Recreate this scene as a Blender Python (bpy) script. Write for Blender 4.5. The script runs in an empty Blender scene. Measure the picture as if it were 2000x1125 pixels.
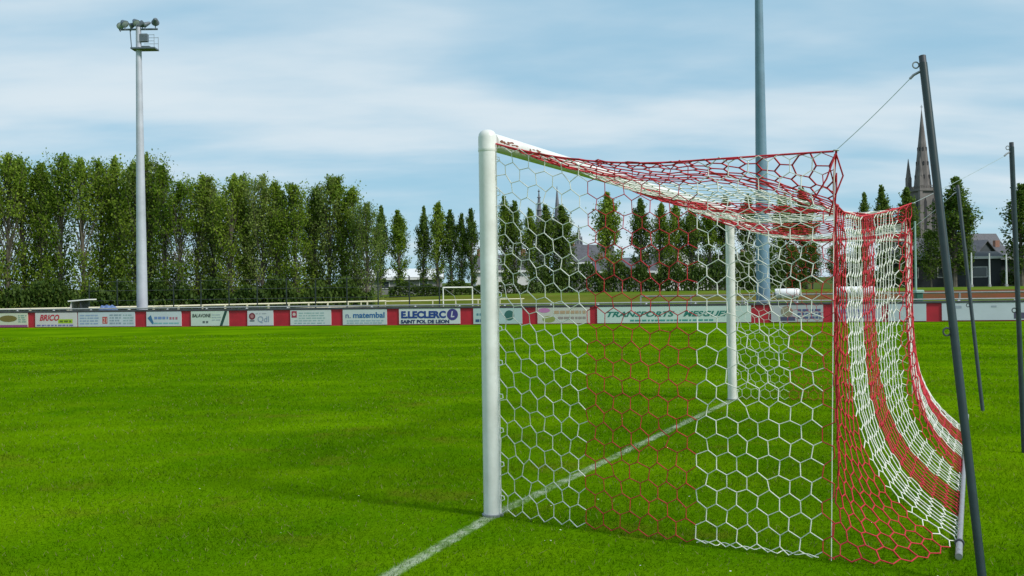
import bpy, math, random
import numpy as np
from mathutils import Matrix, Vector

# ------------------------------------------------------------------ scene, camera, light
sc = bpy.context.scene
C = sc.collection
R = math.radians
cam_d = bpy.data.cameras.new("camera"); cam = bpy.data.objects.new("camera", cam_d); C.objects.link(cam)
cam_d.sensor_width = 36.0; cam_d.lens = 36.0; cam_d.clip_start = 0.1; cam_d.clip_end = 6000
cam.matrix_world = Matrix.Translation((0, 0, 1.502)) @ Matrix.Rotation(math.pi/2 + .0019, 4, 'X') @ Matrix.Rotation(-.0145, 4, 'Z')
sc.camera = cam
sc.render.resolution_x, sc.render.resolution_y = 1024, 576

SUN_EL, SUN_AZ = R(42), R(122)           # azimuth measured clockwise from +Y (the view direction)
w = bpy.data.worlds.new("World"); sc.world = w; w.use_nodes = True
nt = w.node_tree; nt.nodes.clear()
def wn(t, **k):
    n = nt.nodes.new(t)
    for a, b in k.items(): setattr(n, a, b)
    return n
def math_node(tree, op, a, b=None, c=None):
    n = tree.nodes.new('ShaderNodeMath'); n.operation = op
    for i, v in enumerate((a, b, c)):
        if v is None: continue
        if isinstance(v, (int, float)): n.inputs[i].default_value = v
        else: tree.links.new(v, n.inputs[i])
    return n.outputs[0]
sky = wn('ShaderNodeTexSky', sky_type='NISHITA'); sky.sun_disc = False
sky.sun_elevation = SUN_EL; sky.sun_rotation = SUN_AZ
sky.air_density = 1.0; sky.dust_density = 0.3; sky.ozone_density = 2.0; sky.altitude = 0
tc = wn('ShaderNodeTexCoord'); sep = wn('ShaderNodeSeparateXYZ'); nt.links.new(tc.outputs['Generated'], sep.inputs[0])
zz = math_node(nt, 'MAXIMUM', sep.outputs[2], 0.0)
den = math_node(nt, 'ADD', zz, 0.16)
cx = math_node(nt, 'DIVIDE', sep.outputs[0], den); cy = math_node(nt, 'DIVIDE', sep.outputs[1], den)
comb = wn('ShaderNodeCombineXYZ'); nt.links.new(cx, comb.inputs[0]); nt.links.new(cy, comb.inputs[1])
mp = wn('ShaderNodeMapping'); mp.inputs['Rotation'].default_value = (0, 0, R(14)); mp.inputs['Scale'].default_value = (-.55, 1.05, 1); mp.inputs['Location'].default_value = (5.3, 2.6, 0)
nt.links.new(comb.outputs[0], mp.inputs[0])
n1 = wn('ShaderNodeTexNoise'); n1.inputs['Scale'].default_value = 1.0; n1.inputs['Detail'].default_value = 5; n1.inputs['Roughness'].default_value = .48; n1.inputs['Distortion'].default_value = .35
nt.links.new(mp.outputs[0], n1.inputs['Vector'])
n2 = wn('ShaderNodeTexNoise'); n2.inputs['Scale'].default_value = 3.6; n2.inputs['Detail'].default_value = 4; n2.inputs['Roughness'].default_value = .5
nt.links.new(mp.outputs[0], n2.inputs['Vector'])
cm = math_node(nt, 'MULTIPLY_ADD', n2.outputs[0], .28, math_node(nt, 'MULTIPLY', n1.outputs[0], .78))
rmp = wn('ShaderNodeMapRange'); rmp.interpolation_type = 'SMOOTHSTEP'
rmp.inputs[1].default_value = .385; rmp.inputs[2].default_value = .71; rmp.inputs[3].default_value = .0; rmp.inputs[4].default_value = .95
nt.links.new(cm, rmp.inputs[0])
tint = wn('ShaderNodeMix', data_type='RGBA', blend_type='MULTIPLY'); tint.inputs[0].default_value = 1
nt.links.new(sky.outputs[0], tint.inputs[6]); tint.inputs[7].default_value = (.72, .95, 1.02, 1)
mix = wn('ShaderNodeMix', data_type='RGBA'); nt.links.new(rmp.outputs[0], mix.inputs[0])
veil = wn('ShaderNodeMix', data_type='RGBA'); veil.inputs[0].default_value = .86; nt.links.new(tint.outputs[2], veil.inputs[6]); veil.inputs[7].default_value = (2.40, 3.98, 5.05, 1)
nt.links.new(veil.outputs[2], mix.inputs[6])
mix.inputs[7].default_value = (4.85, 5.55, 6.0, 1)
bg = wn('ShaderNodeBackground'); bg.inputs[1].default_value = .10; nt.links.new(mix.outputs[2], bg.inputs[0])
wo = wn('ShaderNodeOutputWorld'); nt.links.new(bg.outputs[0], wo.inputs[0])

sun_d = bpy.data.lights.new("sun", 'SUN'); sun_d.energy = 2.6; sun_d.angle = R(9); sun_d.color = (1, .95, .86)
sun = bpy.data.objects.new("sun", sun_d); C.objects.link(sun)
to_sun = Vector((math.sin(SUN_AZ)*math.cos(SUN_EL), math.cos(SUN_AZ)*math.cos(SUN_EL), math.sin(SUN_EL)))
sun.rotation_euler = to_sun.to_track_quat('Z', 'Y').to_euler()
sc.view_settings.view_transform = 'Standard'; sc.view_settings.look = 'None'
sc.view_settings.exposure = 0.55; sc.view_settings.gamma = 1.0; sc.view_settings.use_curve_mapping = False

# ------------------------------------------------------------------ helpers
def obj(name, V, F, mat, parent=None, smooth=False, loc=None, rot=None):
    me = bpy.data.meshes.new(name)
    me.from_pydata([tuple(map(float, v)) for v in V], [], [tuple(int(i) for i in f) for f in F])
    if smooth: me.polygons.foreach_set('use_smooth', [True]*len(me.polygons))
    me.materials.append(mat)
    return link(name, me, parent, loc, rot)
def link(name, me, parent=None, loc=None, rot=None):
    o = bpy.data.objects.new(name, me); C.objects.link(o)
    if parent: o.parent = parent
    if loc is not None: o.location = loc
    if rot is not None: o.rotation_euler = rot
    return o
def fastmesh(name, V, F, mat, smooth=False):      # numpy verts (n,3), faces (m,k)
    me = bpy.data.meshes.new(name); V = np.asarray(V, np.float32); F = np.asarray(F, np.int32); k = F.shape[1]
    me.vertices.add(len(V)); me.vertices.foreach_set('co', V.ravel())
    me.loops.add(F.size); me.loops.foreach_set('vertex_index', F.ravel())
    me.polygons.add(len(F)); me.polygons.foreach_set('loop_start', np.arange(0, F.size, k, dtype=np.int32))
    me.polygons.foreach_set('loop_total', np.full(len(F), k, np.int32))
    if smooth: me.polygons.foreach_set('use_smooth', np.ones(len(F), bool))
    me.update(calc_edges=True); me.materials.append(mat)
    return me
def thing(name, label, cat, loc=(0, 0, 0), rz=0, group=None):
    o = bpy.data.objects.new(name, None); C.objects.link(o); o.location = loc; o.rotation_euler = (0, 0, rz)
    o.empty_display_size = .2
    return tag(o, label, cat, group)
def tag(o, label, cat, group=None):
    o['label'] = label; o['category'] = cat
    if group: o['group'] = group
    return o
def copy_tree(o, parent=None):
    c = o.copy(); C.objects.link(c)
    if parent: c.parent = parent
    for ch in list(o.children): copy_tree(ch, c)
    return c
class MB:
    def __init__(s): s.V = []; s.F = []
    def add(s, V, F):
        b = len(s.V); s.V += [tuple(v) for v in V]; s.F += [tuple(b+i for i in f) for f in F]; return s
    def box(s, x0, x1, y0, y1, z0, z1):
        return s.add([(x0,y0,z0),(x1,y0,z0),(x1,y1,z0),(x0,y1,z0),(x0,y0,z1),(x1,y0,z1),(x1,y1,z1),(x0,y1,z1)],
                     [(0,3,2,1),(4,5,6,7),(0,1,5,4),(1,2,6,5),(2,3,7,6),(3,0,4,7)])
    def bevbox(s, x0, x1, y0, y1, z0, z1, b):       # box with chamfered vertical and top edges
        p = [(x0+b,y0),(x1-b,y0),(x1,y0+b),(x1,y1-b),(x1-b,y1),(x0+b,y1),(x0,y1-b),(x0,y0+b)]
        cxm, cym = (x0+x1)/2, (y0+y1)/2
        top = [(px+(b if px < cxm else -b)*.7, py+(b if py < cym else -b)*.7, z1) for px, py in p]
        V = [(*q, z0) for q in p]+[(*q, z1-b) for q in p]+top
        F = [tuple(range(7,-1,-1)), tuple(range(16,24))]
        for k in (0, 8):
            F += [(k+i, k+(i+1) % 8, k+8+(i+1) % 8, k+8+i) for i in range(8)]
        return s.add(V, F)
    def tube(s, pts, rad, n=8, cap=True):
        pts = [Vector(p) for p in pts]; m = len(pts)
        rads = rad if hasattr(rad, '__len__') else [rad]*m
        V = []; F = []; ref = None
        for i, p in enumerate(pts):
            t = (pts[min(i+1, m-1)]-pts[max(i-1, 0)])
            t = t.normalized() if t.length > 1e-9 else Vector((0, 0, 1))
            if ref is None: ref = Vector((1, 0, 0)) if abs(t.x) < .8 else Vector((0, 1, 0))
            a = (ref - t*ref.dot(t)).normalized(); b = t.cross(a); ref = a
            for k in range(n):
                th = 2*math.pi*k/n; V.append(p+(a*math.cos(th)+b*math.sin(th))*rads[i])
        for i in range(m-1):
            for k in range(n): F.append((i*n+k, i*n+(k+1) % n, (i+1)*n+(k+1) % n, (i+1)*n+k))
        if cap: F.append(tuple(range(n-1, -1, -1))); F.append(tuple((m-1)*n+k for k in range(n)))
        return s.add(V, F)
    def lathe(s, prof, n=16, c=(0, 0, 0), M=None):
        V = []; F = []
        for r, z in prof:
            for k in range(n):
                th = 2*math.pi*k/n; v = Vector((r*math.cos(th), r*math.sin(th), z))
                if M: v = M @ v
                V.append(v+Vector(c))
        for i in range(len(prof)-1):
            for k in range(n): F.append((i*n+k, i*n+(k+1) % n, (i+1)*n+(k+1) % n, (i+1)*n+k))
        F.append(tuple(range(n-1, -1, -1))); F.append(tuple((len(prof)-1)*n+k for k in range(n)))
        return s.add(V, F)
    def torus(s, c, R_, r, M=None, n=14, m=6):
        V = []; F = []
        for i in range(n):
            a = 2*math.pi*i/n
            for j in range(m):
                b = 2*math.pi*j/m; v = Vector(((R_+r*math.cos(b))*math.cos(a), (R_+r*math.cos(b))*math.sin(a), r*math.sin(b)))
                if M: v = M @ v
                V.append(v+Vector(c))
        for i in range(n):
            for j in range(m): F.append((i*m+j, ((i+1) % n)*m+j, ((i+1) % n)*m+(j+1) % m, i*m+(j+1) % m))
        return s.add(V, F)
    def build(s, name, mat, parent=None, smooth=False, loc=None, rot=None):
        o = obj(name, s.V, s.F, mat, parent, smooth, loc, rot)
        if smooth: 
            try: o.data.set_sharp_from_angle(angle=R(40))
            except Exception: pass
        return o

# ------------------------------------------------------------------ materials
def mat(name, col, rough=.6, var=.12, scale=6, bump=0, bscale=60, metal=0, spec=.5, col2=None, transl=0):
    m = bpy.data.materials.new(name); m.use_nodes = True; t = m.node_tree; p = t.nodes['Principled BSDF']
    p.inputs['Roughness'].default_value = rough; p.inputs['Metallic'].default_value = metal; p.inputs['Specular IOR Level'].default_value = spec
    tcn = t.nodes.new('ShaderNodeTexCoord')
    nz = t.nodes.new('ShaderNodeTexNoise'); nz.inputs['Scale'].default_value = scale; nz.inputs['Detail'].default_value = 6; nz.inputs['Roughness'].default_value = .65
    t.links.new(tcn.outputs['Object'], nz.inputs['Vector'])
    rp = t.nodes.new('ShaderNodeValToRGB'); c2 = col2 or tuple(c*(1-2*var) for c in col); c1 = col if col2 else tuple(min(1, c*(1+var)) for c in col)
    rp.color_ramp.elements[0].position = .3; rp.color_ramp.elements[1].position = .7
    rp.color_ramp.elements[0].color = (*c2, 1); rp.color_ramp.elements[1].color = (*c1, 1)
    t.links.new(nz.outputs[0], rp.inputs[0]); t.links.new(rp.outputs[0], p.inputs['Base Color'])
    if bump:
        nb = t.nodes.new('ShaderNodeTexNoise'); nb.inputs['Scale'].default_value = bscale; nb.inputs['Detail'].default_value = 4
        t.links.new(tcn.outputs['Object'], nb.inputs['Vector'])
        bp = t.nodes.new('ShaderNodeBump'); bp.inputs['Strength'].default_value = bump; bp.inputs['Distance'].default_value = .01
        t.links.new(nb.outputs[0], bp.inputs['Height']); t.links.new(bp.outputs[0], p.inputs['Normal'])
    return m
def leaf_mat(name, c_dark, c_light, transl=.45):
    m = bpy.data.materials.new(name); m.use_nodes = True; t = m.node_tree; t.nodes.clear()
    g = t.nodes.new('ShaderNodeNewGeometry'); oi = t.nodes.new('ShaderNodeObjectInfo')
    v = math_node(t, 'MULTIPLY_ADD', oi.outputs['Random'], .35, math_node(t, 'MULTIPLY', g.outputs['Random Per Island'], .65))
    rp = t.nodes.new('ShaderNodeValToRGB'); rp.color_ramp.elements[0].color = (*c_dark, 1); rp.color_ramp.elements[1].color = (*c_light, 1)
    rp.color_ramp.elements[0].position = .1; rp.color_ramp.elements[1].position = .95
    t.links.new(v, rp.inputs[0])
    p = t.nodes.new('ShaderNodeBsdfPrincipled'); p.inputs['Roughness'].default_value = .6; p.inputs['Specular IOR Level'].default_value = .15
    t.links.new(rp.outputs[0], p.inputs['Base Color'])
    tr = t.nodes.new('ShaderNodeBsdfTranslucent'); t.links.new(rp.outputs[0], tr.inputs[0])
    mx = t.nodes.new('ShaderNodeMixShader'); mx.inputs[0].default_value = transl
    t.links.new(p.outputs[0], mx.inputs[1]); t.links.new(tr.outputs[0], mx.inputs[2])
    o = t.nodes.new('ShaderNodeOutputMaterial'); t.links.new(mx.outputs[0], o.inputs[0])
    return m

O = np.array([-.150, 6.83]); ANG = .4235
G = np.array([math.sin(ANG), math.cos(ANG)]); N = np.array([math.cos(ANG), -math.sin(ANG)])
def P(a, n, z): q = O+a*G+n*N; return (float(q[0]), float(q[1]), z)
W0 = np.array([0, 44.5]); WD = np.array([.9737, -.2278]); WN = np.array([.2278, .9737]); WROT = math.atan2(-.2278, .9737)
def wq(x, y): return x*.2278+y*.9737-43.33           # distance beyond the wall

def grass_mat(name, blades):
    """turf colours; the chalk of the goal line is paint on the turf (worn, patchy)"""
    m = bpy.data.materials.new(name); m.use_nodes = True; t = m.node_tree; t.nodes.clear(); L = t.links.new
    g = t.nodes.new('ShaderNodeNewGeometry'); pos = g.outputs['Position']
    def noise(scale, detail=4, stretch=None, rough=.6):
        n = t.nodes.new('ShaderNodeTexNoise'); n.inputs['Scale'].default_value = scale; n.inputs['Detail'].default_value = detail; n.inputs['Roughness'].default_value = rough
        if stretch:
            mpn = t.nodes.new('ShaderNodeMapping'); mpn.inputs['Scale'].default_value = stretch[:3]; mpn.inputs['Rotation'].default_value = (0, 0, stretch[3])
            L(pos, mpn.inputs[0]); L(mpn.outputs[0], n.inputs['Vector'])
        else: L(pos, n.inputs['Vector'])
        return n.outputs[0]
    def mixc(f, a, b):
        mx = t.nodes.new('ShaderNodeMix'); mx.data_type = 'RGBA'
        if isinstance(f, float): mx.inputs[0].default_value = f
        else: L(f, mx.inputs[0])
        for i, c in ((6, a), (7, b)):
            if isinstance(c, tuple): mx.inputs[i].default_value = (*c, 1)
            else: L(c, mx.inputs[i])
        return mx.outputs[2]
    def rng(v, a, b, lo=0, hi=1, smooth=True):
        r = t.nodes.new('ShaderNodeMapRange'); r.interpolation_type = 'SMOOTHSTEP' if smooth else 'LINEAR'
        for i, k in enumerate((a, b, lo, hi)): r.inputs[i+1].default_value = k
        L(v, r.inputs[0]); return r.outputs[0]
    big = rng(noise(.33, 4), .40, .62)
    med = rng(noise(1.6, 4), .3, .7)
    strk = rng(noise(.5, 3, (.10, 1.3, 1, R(6))), .38, .66)
    fine = noise(38, 5)
    c = mixc(big, (.052, .152, .0006), (.128, .262, .001))
    c = mixc(math_node(t, 'MULTIPLY', med, .5), c, (.135, .225, .003))
    c = mixc(math_node(t, 'MULTIPLY', strk, .60), c, (.052, .145, .0006))
    if blades:
        isl = g.outputs['Random Per Island']
        c = mixc(rng(isl, .0, 1.0, 0, .55, False), c, (.140, .285, .003))
        dry = rng(isl, .955, .96)
        c = mixc(dry, c, (.26, .25, .09))
    else:
        c = mixc(rng(fine, .35, .7, 0, .55), c, (.060, .140, .001))
        q = t.nodes.new('ShaderNodeVectorMath'); q.operation = 'DOT_PRODUCT'; L(pos, q.inputs[0]); q.inputs[1].default_value = (.2278, .9737, 0)
        qq = math_node(t, 'SUBTRACT', q.outputs['Value'], 43.33)
        rough_c = mixc(rng(noise(.22, 5), .35, .65), (.075, .135, .010), (.12, .165, .025))
        c = mixc(rng(qq, .1, .3), c, rough_c)
        red = math_node(t, 'MULTIPLY', rng(qq, 56.5, 57), rng(qq, 62.5, 62))
        sx = t.nodes.new('ShaderNodeSeparateXYZ'); L(pos, sx.inputs[0])
        red = math_node(t, 'MULTIPLY', red, rng(sx.outputs[0], 12, 40, .25, 1))
        c = mixc(red, c, mixc(rng(noise(.8), .4, .6), (.15, .055, .030), (.11, .060, .028)))
        town = rng(qq, 70, 90)
        c = mixc(town, c, (.07, .10, .03))
    sep_ = t.nodes.new('ShaderNodeVectorMath'); sep_.operation = 'DISTANCE'; L(pos, sep_.inputs[0]); sep_.inputs[1].default_value = (float(O[0]+3.7*G[0]), float(O[1]+3.7*G[1]), 0)
    worn = math_node(t, 'MULTIPLY', rng(noise(.9, 5, rough=.7), .54, .68), rng(sep_.outputs['Value'], 4.5, 9, .4, .06))
    c = mixc(worn, c, (.135, .120, .012))
    # goal line chalk
    dp = t.nodes.new('ShaderNodeVectorMath'); dp.operation = 'DOT_PRODUCT'; L(pos, dp.inputs[0]); dp.inputs[1].default_value = (float(N[0]), float(N[1]), 0)
    dg0 = t.nodes.new('ShaderNodeVectorMath'); dg0.operation = 'DOT_PRODUCT'; L(pos, dg0.inputs[0]); dg0.inputs[1].default_value = (float(G[0]), float(G[1]), 0)
    stray = math_node(t, 'MULTIPLY', math_node(t, 'MAXIMUM', math_node(t, 'SUBTRACT', float(O@G), dg0.outputs['Value']), 0.0), .07)     # hand-drawn line drifts outside the post
    dist = math_node(t, 'ABSOLUTE', math_node(t, 'SUBTRACT', math_node(t, 'SUBTRACT', dp.outputs['Value'], float(O@N)), stray))
    wob = math_node(t, 'MULTIPLY_ADD', noise(9, 3), .05, dist)
    line = rng(wob, .050, .084, 1, 0)
    wear = rng(noise(5.5, 5, rough=.7), .38, .60, .22, .95)
    chalk = math_node(t, 'MULTIPLY', line, wear)
    dg = t.nodes.new('ShaderNodeVectorMath'); dg.operation = 'DOT_PRODUCT'; L(pos, dg.inputs[0]); dg.inputs[1].default_value = (float(G[0]), float(G[1]), 0)
    chalk = math_node(t, 'MULTIPLY', chalk, rng(dg.outputs['Value'], float(O@G)+7.0, float(O@G)+7.9, 1, 0))
    if blades: chalk = math_node(t, 'MULTIPLY', chalk, rng(g.outputs['Random Per Island'], .15, .4, .45, .9))
    c = mixc(math_node(t, 'MULTIPLY', chalk, .70), c, (.47, .51, .43))
    p = t.nodes.new('ShaderNodeBsdfPrincipled'); p.inputs['Roughness'].default_value = .55 if blades else .9; p.inputs['Specular IOR Level'].default_value = 0.0
    L(c, p.inputs['Base Color']); out = t.nodes.new('ShaderNodeOutputMaterial')
    if blades:
        tr = t.nodes.new('ShaderNodeBsdfTranslucent'); L(c, tr.inputs[0]); mx = t.nodes.new('ShaderNodeMixShader'); mx.inputs[0].default_value = .4
        L(p.outputs[0], mx.inputs[1]); L(tr.outputs[0], mx.inputs[2]); L(mx.outputs[0], out.inputs[0])
    else:
        bp = t.nodes.new('ShaderNodeBump'); bp.inputs['Strength'].default_value = .7; bp.inputs['Distance'].default_value = .03
        L(noise(24, 5), bp.inputs['Height']); L(bp.outputs[0], p.inputs['Normal']); L(p.outputs[0], out.inputs[0])
    return m

M = {}
M['turf'] = grass_mat('turf', False); M['blade'] = grass_mat('grass_blade', True)
M['white_paint'] = mat('white_gloss_paint', (.78, .79, .78), .36, .04, 5.5, .08, 35, spec=.5, col2=(.63, .635, .61))
M['chip'] = mat('rusty_chipped_paint', (.20, .07, .04), .8, .2, 60)
M['cord_white'] = mat('white_net_cord', (.74, .74, .68), .7, .06, 30)
M['cord_red'] = mat('red_net_cord', (.50, .010, .026), .65, .12, 30)
M['pole'] = mat('dark_green_pole_paint', (.018, .036, .040), .38, .15, 12)
M['bar'] = mat('galvanised_pipe', (.36, .36, .38), .4, .1, 20, metal=.55)
M['rope'] = mat('pale_rope', (.42, .50, .52), .8, .1, 40)
M['steel'] = mat('dull_steel', (.28, .30, .32), .45, .12, 15, metal=.5)
M['mast_shaded'] = mat('blue_grey_shaded_mast', (.14, .24, .33), .5, .12, 1.2)  # same mast metal, with the right mast's blue-grey shade put into the colour
M['mast'] = mat('galvanised_mast', (.46, .48, .56), .5, .10, 1.2, metal=.15)
M['lamp'] = mat('lamp_housing', (.10, .13, .16), .5, .12, 8)
M['lens'] = mat('lamp_glass', (.35, .40, .44), .12, .05, 4, spec=.8)
M['wall_red'] = mat('red_painted_concrete', (.43, .010, .028), .6, .14, 1.4, .25, 30)
M['coping_dark'] = mat('dark_concrete', (.055, .06, .07), .85, .2, 3, .3, 25)  # dark grey concrete tone of the wall coping
M['rail_grey'] = mat('grey_rail_paint', (.33, .34, .34), .5, .1, 5)
M['coping'] = mat('grey_concrete', (.24, .24, .25), .85, .15, 3, .3, 25)
M['rail_dark'] = mat('dark_rail_paint', (.05, .055, .07), .5, .1, 5)
M['fence'] = mat('dark_green_fence', (.010, .020, .018), .6, .1, 5)
M['rail_white'] = mat('cream_rail_paint', (.62, .58, .44), .6, .08, 2)
M['bark'] = mat('poplar_bark', (.12, .105, .08), .9, .25, 3, .4, 20)
M['leaf_a'] = leaf_mat('poplar_leaf', (.068, .150, .005), (.300, .400, .050), .5)
M['leaf_d'] = leaf_mat('grey_green_poplar_leaf', (.070, .140, .012), (.300, .370, .095), .5)
M['leaf_b'] = leaf_mat('dark_leaf', (.034, .088, .008), (.175, .255, .038))
M['leaf_c'] = leaf_mat('hedge_leaf', (.026, .062, .010), (.100, .155, .026), .35)
M['slate'] = mat('slate_roof', (.085, .085, .10), .7, .2, 1.5, .3, 12)
M['render'] = mat('pale_render', (.60, .60, .60), .85, .06, .8)
M['grey_wall'] = mat('grey_cladding', (.22, .225, .22), .8, .1, .5)
M['dark_wall'] = mat('dark_cladding', (.035, .042, .050), .7, .15, .5)
M['fascia'] = mat('white_fascia', (.65, .66, .67), .6, .05, 2)
M['pane'] = mat('window_glass', (.03, .04, .05), .1, .05, 2, spec=.8)
M['stone'] = mat('granite_masonry', (.155, .14, .135), .9, .18, .25, .3, 2)
M['opening'] = mat('belfry_opening', (.03, .03, .035), .9, .1, 1)
M['lead'] = mat('cathedral_granite', (.16, .165, .19), .85, .15, .3)
M['plastic_white'] = mat('white_plastic', (.80, .80, .82), .45, .03, 3)
M['green_box'] = mat('green_plastic', (.02, .10, .07), .5, .1, 4)
M['pale_green'] = mat('pale_green_metal', (.28, .42, .38), .5, .1, 4)
M['blue_tarp'] = mat('blue_tarpaulin', (.10, .16, .34), .6, .15, 4)
M['brick_chimney'] = mat('chimney_brick', (.28, .14, .10), .9, .15, 4)
M['petal'] = mat('daisy_petal', (.82, .82, .74), .7, .03, 9)

# ------------------------------------------------------------------ terrain
def smooth(x, a, b): t = np.clip((x-a)/(b-a), 0, 1); return t*t*(3-2*t)
def gz(x, y):
    q = wq(x, y)
    z = -.5*smooth(q, 2, 9)+1.6*smooth(q, 50, 66)+4.0*smooth(q, 180, 420)
    return z
xs = np.concatenate([[-3000, -1500, -800, -400, -220], np.arange(-140, 141, 2.5), [220, 400, 800, 1500, 3000]])
ys = np.concatenate([[-400, -150, -60], np.arange(-20, 150, 1.5), np.arange(150, 480, 15), [600, 900, 1500, 2500, 4500]])
X, Y = np.meshgrid(xs, ys); Z = gz(X, Y)
V = np.stack([X, Y, Z], -1).reshape(-1, 3); nx = len(xs)
idx = np.arange((len(ys)-1)*nx).reshape(-1, nx)[:, :-1].ravel()
F = np.stack([idx, idx+1, idx+nx+1, idx+nx], 1)
ground = link('grass_field', fastmesh('grass_field', V, F, M['turf'], True)); ground['kind'] = 'structure'; ground['label'] = 'mown green football pitch and the grass beyond the wall'

# ------------------------------------------------------------------ perimeter wall
S0, S1 = -44.0, 40.0
def wpos(s, back=0.0, z=0.0): q = W0+s*WD+back*WN; return (float(q[0]), float(q[1]), z)
wall = thing('perimeter_wall', 'low red painted pitch wall with grey coping, carrying the advertising boards', 'wall', wpos(0), WROT)
MB().bevbox(S0, S1, 0, .16, -.6, .74, .008).build('wall_body', M['wall_red'], wall)
MB().bevbox(S0, S1, -.05, .20, .74, .82, .012).build('coping', M['coping_dark'], wall)
MB().tube([(S0, .08, .885), (S1, .08, .885)], .032, 8).build('handrail', M['rail_grey'], wall, True)
pm = MB().tube([(0, .08, .79), (0, .08, .87)], .026, 8).add([], []); pm.box(-.05, .05, .03, .13, .821, .833)
first = None
for k, s in enumerate(np.arange(S0+.6, S1, 2.05)):
    if first is None: first = pm.build('rail_post', M['plastic_white'], wall, loc=(float(s), 0, 0))
    else:
        c = first.copy(); C.objects.link(c); c.location = (float(s), 0, 0)

# ------------------------------------------------------------------ lettering
def text_geo(body, width, height, shear=0, bold=0):
    cu = bpy.data.curves.new('lettering', 'FONT'); cu.body = body; cu.shear = shear; cu.offset = bold; cu.resolution_u = 3
    o = bpy.data.objects.new('lettering', cu); C.objects.link(o)
    dg = bpy.context.evaluated_depsgraph_get(); me = bpy.data.meshes.new_from_object(o.evaluated_get(dg))
    bpy.data.objects.remove(o); bpy.data.curves.remove(cu)
    v = np.array([x.co[:] for x in me.vertices]); f = [tuple(p.vertices) for p in me.polygons]; bpy.data.meshes.remove(me)
    lo, hi = v.min(0), v.max(0); v = (v-lo)/np.maximum(hi-lo, 1e-6)
    return [(a*width, 0, b*height) for a, b, _ in v], f
_inks = {}
def ink(col):
    if col not in _inks: _inks[col] = mat('print_ink_%d' % len(_inks), col, .6, .05, 10)
    return _inks[col]
def lettering(root, body, x, z, wd_, h, col, shear=0, bold=.0, y=-.0445, name='lettering'):
    v, f = text_geo(body, wd_, h, shear, bold)
    return obj(name, [(a+x, y, c+z) for a, _, c in v], f, ink(col), root)
def flat(root, x0, x1, z0, z1, col, name='print_block', y=-.0415, skew=0):
    return obj(name, [(x0, y, z0), (x1, y, z0), (x1+skew, y, z1), (x0+skew, y, z1)], [(0, 1, 2, 3)], ink(col), root)
def disc(root, x, z, r, col, name='emblem', y=-.0425, rz=None, n=24):
    rz = rz or r
    return obj(name, [(x+r*math.cos(6.2832*k/n), y, z+rz*math.sin(6.2832*k/n)) for k in range(n)], [tuple(range(n))], ink(col), root)
def fineprint(root, x0, x1, z, h, col, seed, name='small_print', y=-.0425):      # lines too small to read: rows of dashes
    r = random.Random(seed); mb = MB(); x = x0
    while x < x1-.05:
        wl = r.uniform(.06, .26); e = min(x+wl, x1)
        mb.add([(x, y, z), (e, y, z), (e, y, z+h), (x, y, z+h)], [(0, 1, 2, 3)]); x = e+r.uniform(.03, .07)
    o = mb.build(name, ink(col), root); o['kind'] = 'stuff'; return o
def board(s0, s1, label, col, z0=.035, z1=.725):
    b = thing('advertising_board', label, 'ad board', wpos(s0), WROT, 'advertising boards on the red wall')
    wd_ = s1-s0
    MB().box(0, wd_, -.038, -.003, z0, z1).build('panel', mat('board_panel', col, .5, .035, 1.3), b)
    return b, wd_
WH = (.52, .54, .56)
b, w_ = board(-28.6, -26.05, 'white board at the far left end of the wall, mostly cut by the photo edge', WH); fineprint(b, .3, 2.2, .45, .07, (.1, .12, .3), 3)
b, w_ = board(-25.95, -24.30, 'cream board with olive brown lettering and a purple strip along its bottom', (.55, .55, .46))
flat(b, 0, w_, .04, .14, (.30, .05, .22), 'purple_strip'); disc(b, .55, .45, .50, (.17, .13, .03), 'olive_block', rz=.16)
for k in range(4): fineprint(b, 1.12, 1.58, .27+k*.1, .04, (.10, .25, .22), 11+k)
b, w_ = board(-23.87, -21.55, 'white board reading BRICO in red italics over a lime green block', (.58, .54, .57))
lettering(b, 'BRICO', .25, .33, 1.10, .30, (.48, .008, .035), .28, .03)
flat(b, 1.28, 2.08, .20, .40, (.36, .50, .02), 'lime_block'); fineprint(b, 1.36, 2.0, .25, .09, (.10, .16, .01), 5, y=-.0440)
fineprint(b, .08, 2.2, .07, .07, (.18, .14, .42), 6)
b, w_ = board(-21.49, -18.42, 'pale blue board with a small red square logo amid faint grey lines of print', (.50, .54, .62))
flat(b, 1.33, 1.60, .17, .50, (.48, .06, .06), 'logo'); lettering(b, '21', 1.37, .22, .19, .23, (.6, .55, .55))
for k in range(4):
    fineprint(b, .1, 1.15, .15+k*.13, .06, (.26, .33, .50), 20+k); fineprint(b, 1.72, 2.35, .15+k*.13, .07, (.24, .30, .38), 30+k); fineprint(b, 2.45, 3.0, .15+k*.13, .06, (.28, .38, .42), 40+k)
b, w_ = board(-17.80, -15.97, 'small pale board with a blue mark at left and one red letter group at right', (.52, .56, .62))
obj('logo', [(.06, -.0425, .42), (.32, -.0425, .12), (.38, -.0425, .2), (.24, -.0425, .56)], [(0, 1, 2, 3)], ink((.04, .14, .30)), b)
fineprint(b, .42, 1.2, .36, .12, (.16, .24, .50), 50); fineprint(b, 1.22, 1.65, .34, .12, (.42, .14, .20), 51); fineprint(b, .35, 1.7, .14, .06, (.2, .42, .45), 52)
b, w_ = board(-15.46, -13.52, 'pale green board with bold black lettering and a dark slanted bar at its right end', (.54, .60, .56))
lettering(b, 'BALAVOINE', .08, .43, .95, .17, (.02, .025, .025), .1, .02)
flat(b, 1.48, 1.62, .04, .72, (.015, .06, .05), 'slanted_bar', skew=.26); fineprint(b, .6, 1.0, .16, .10, (.12, .14, .14), 60)
for k in range(3): fineprint(b, 1.08, 1.55, .28+k*.12, .05, (.36, .42, .45), 61+k)
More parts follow.
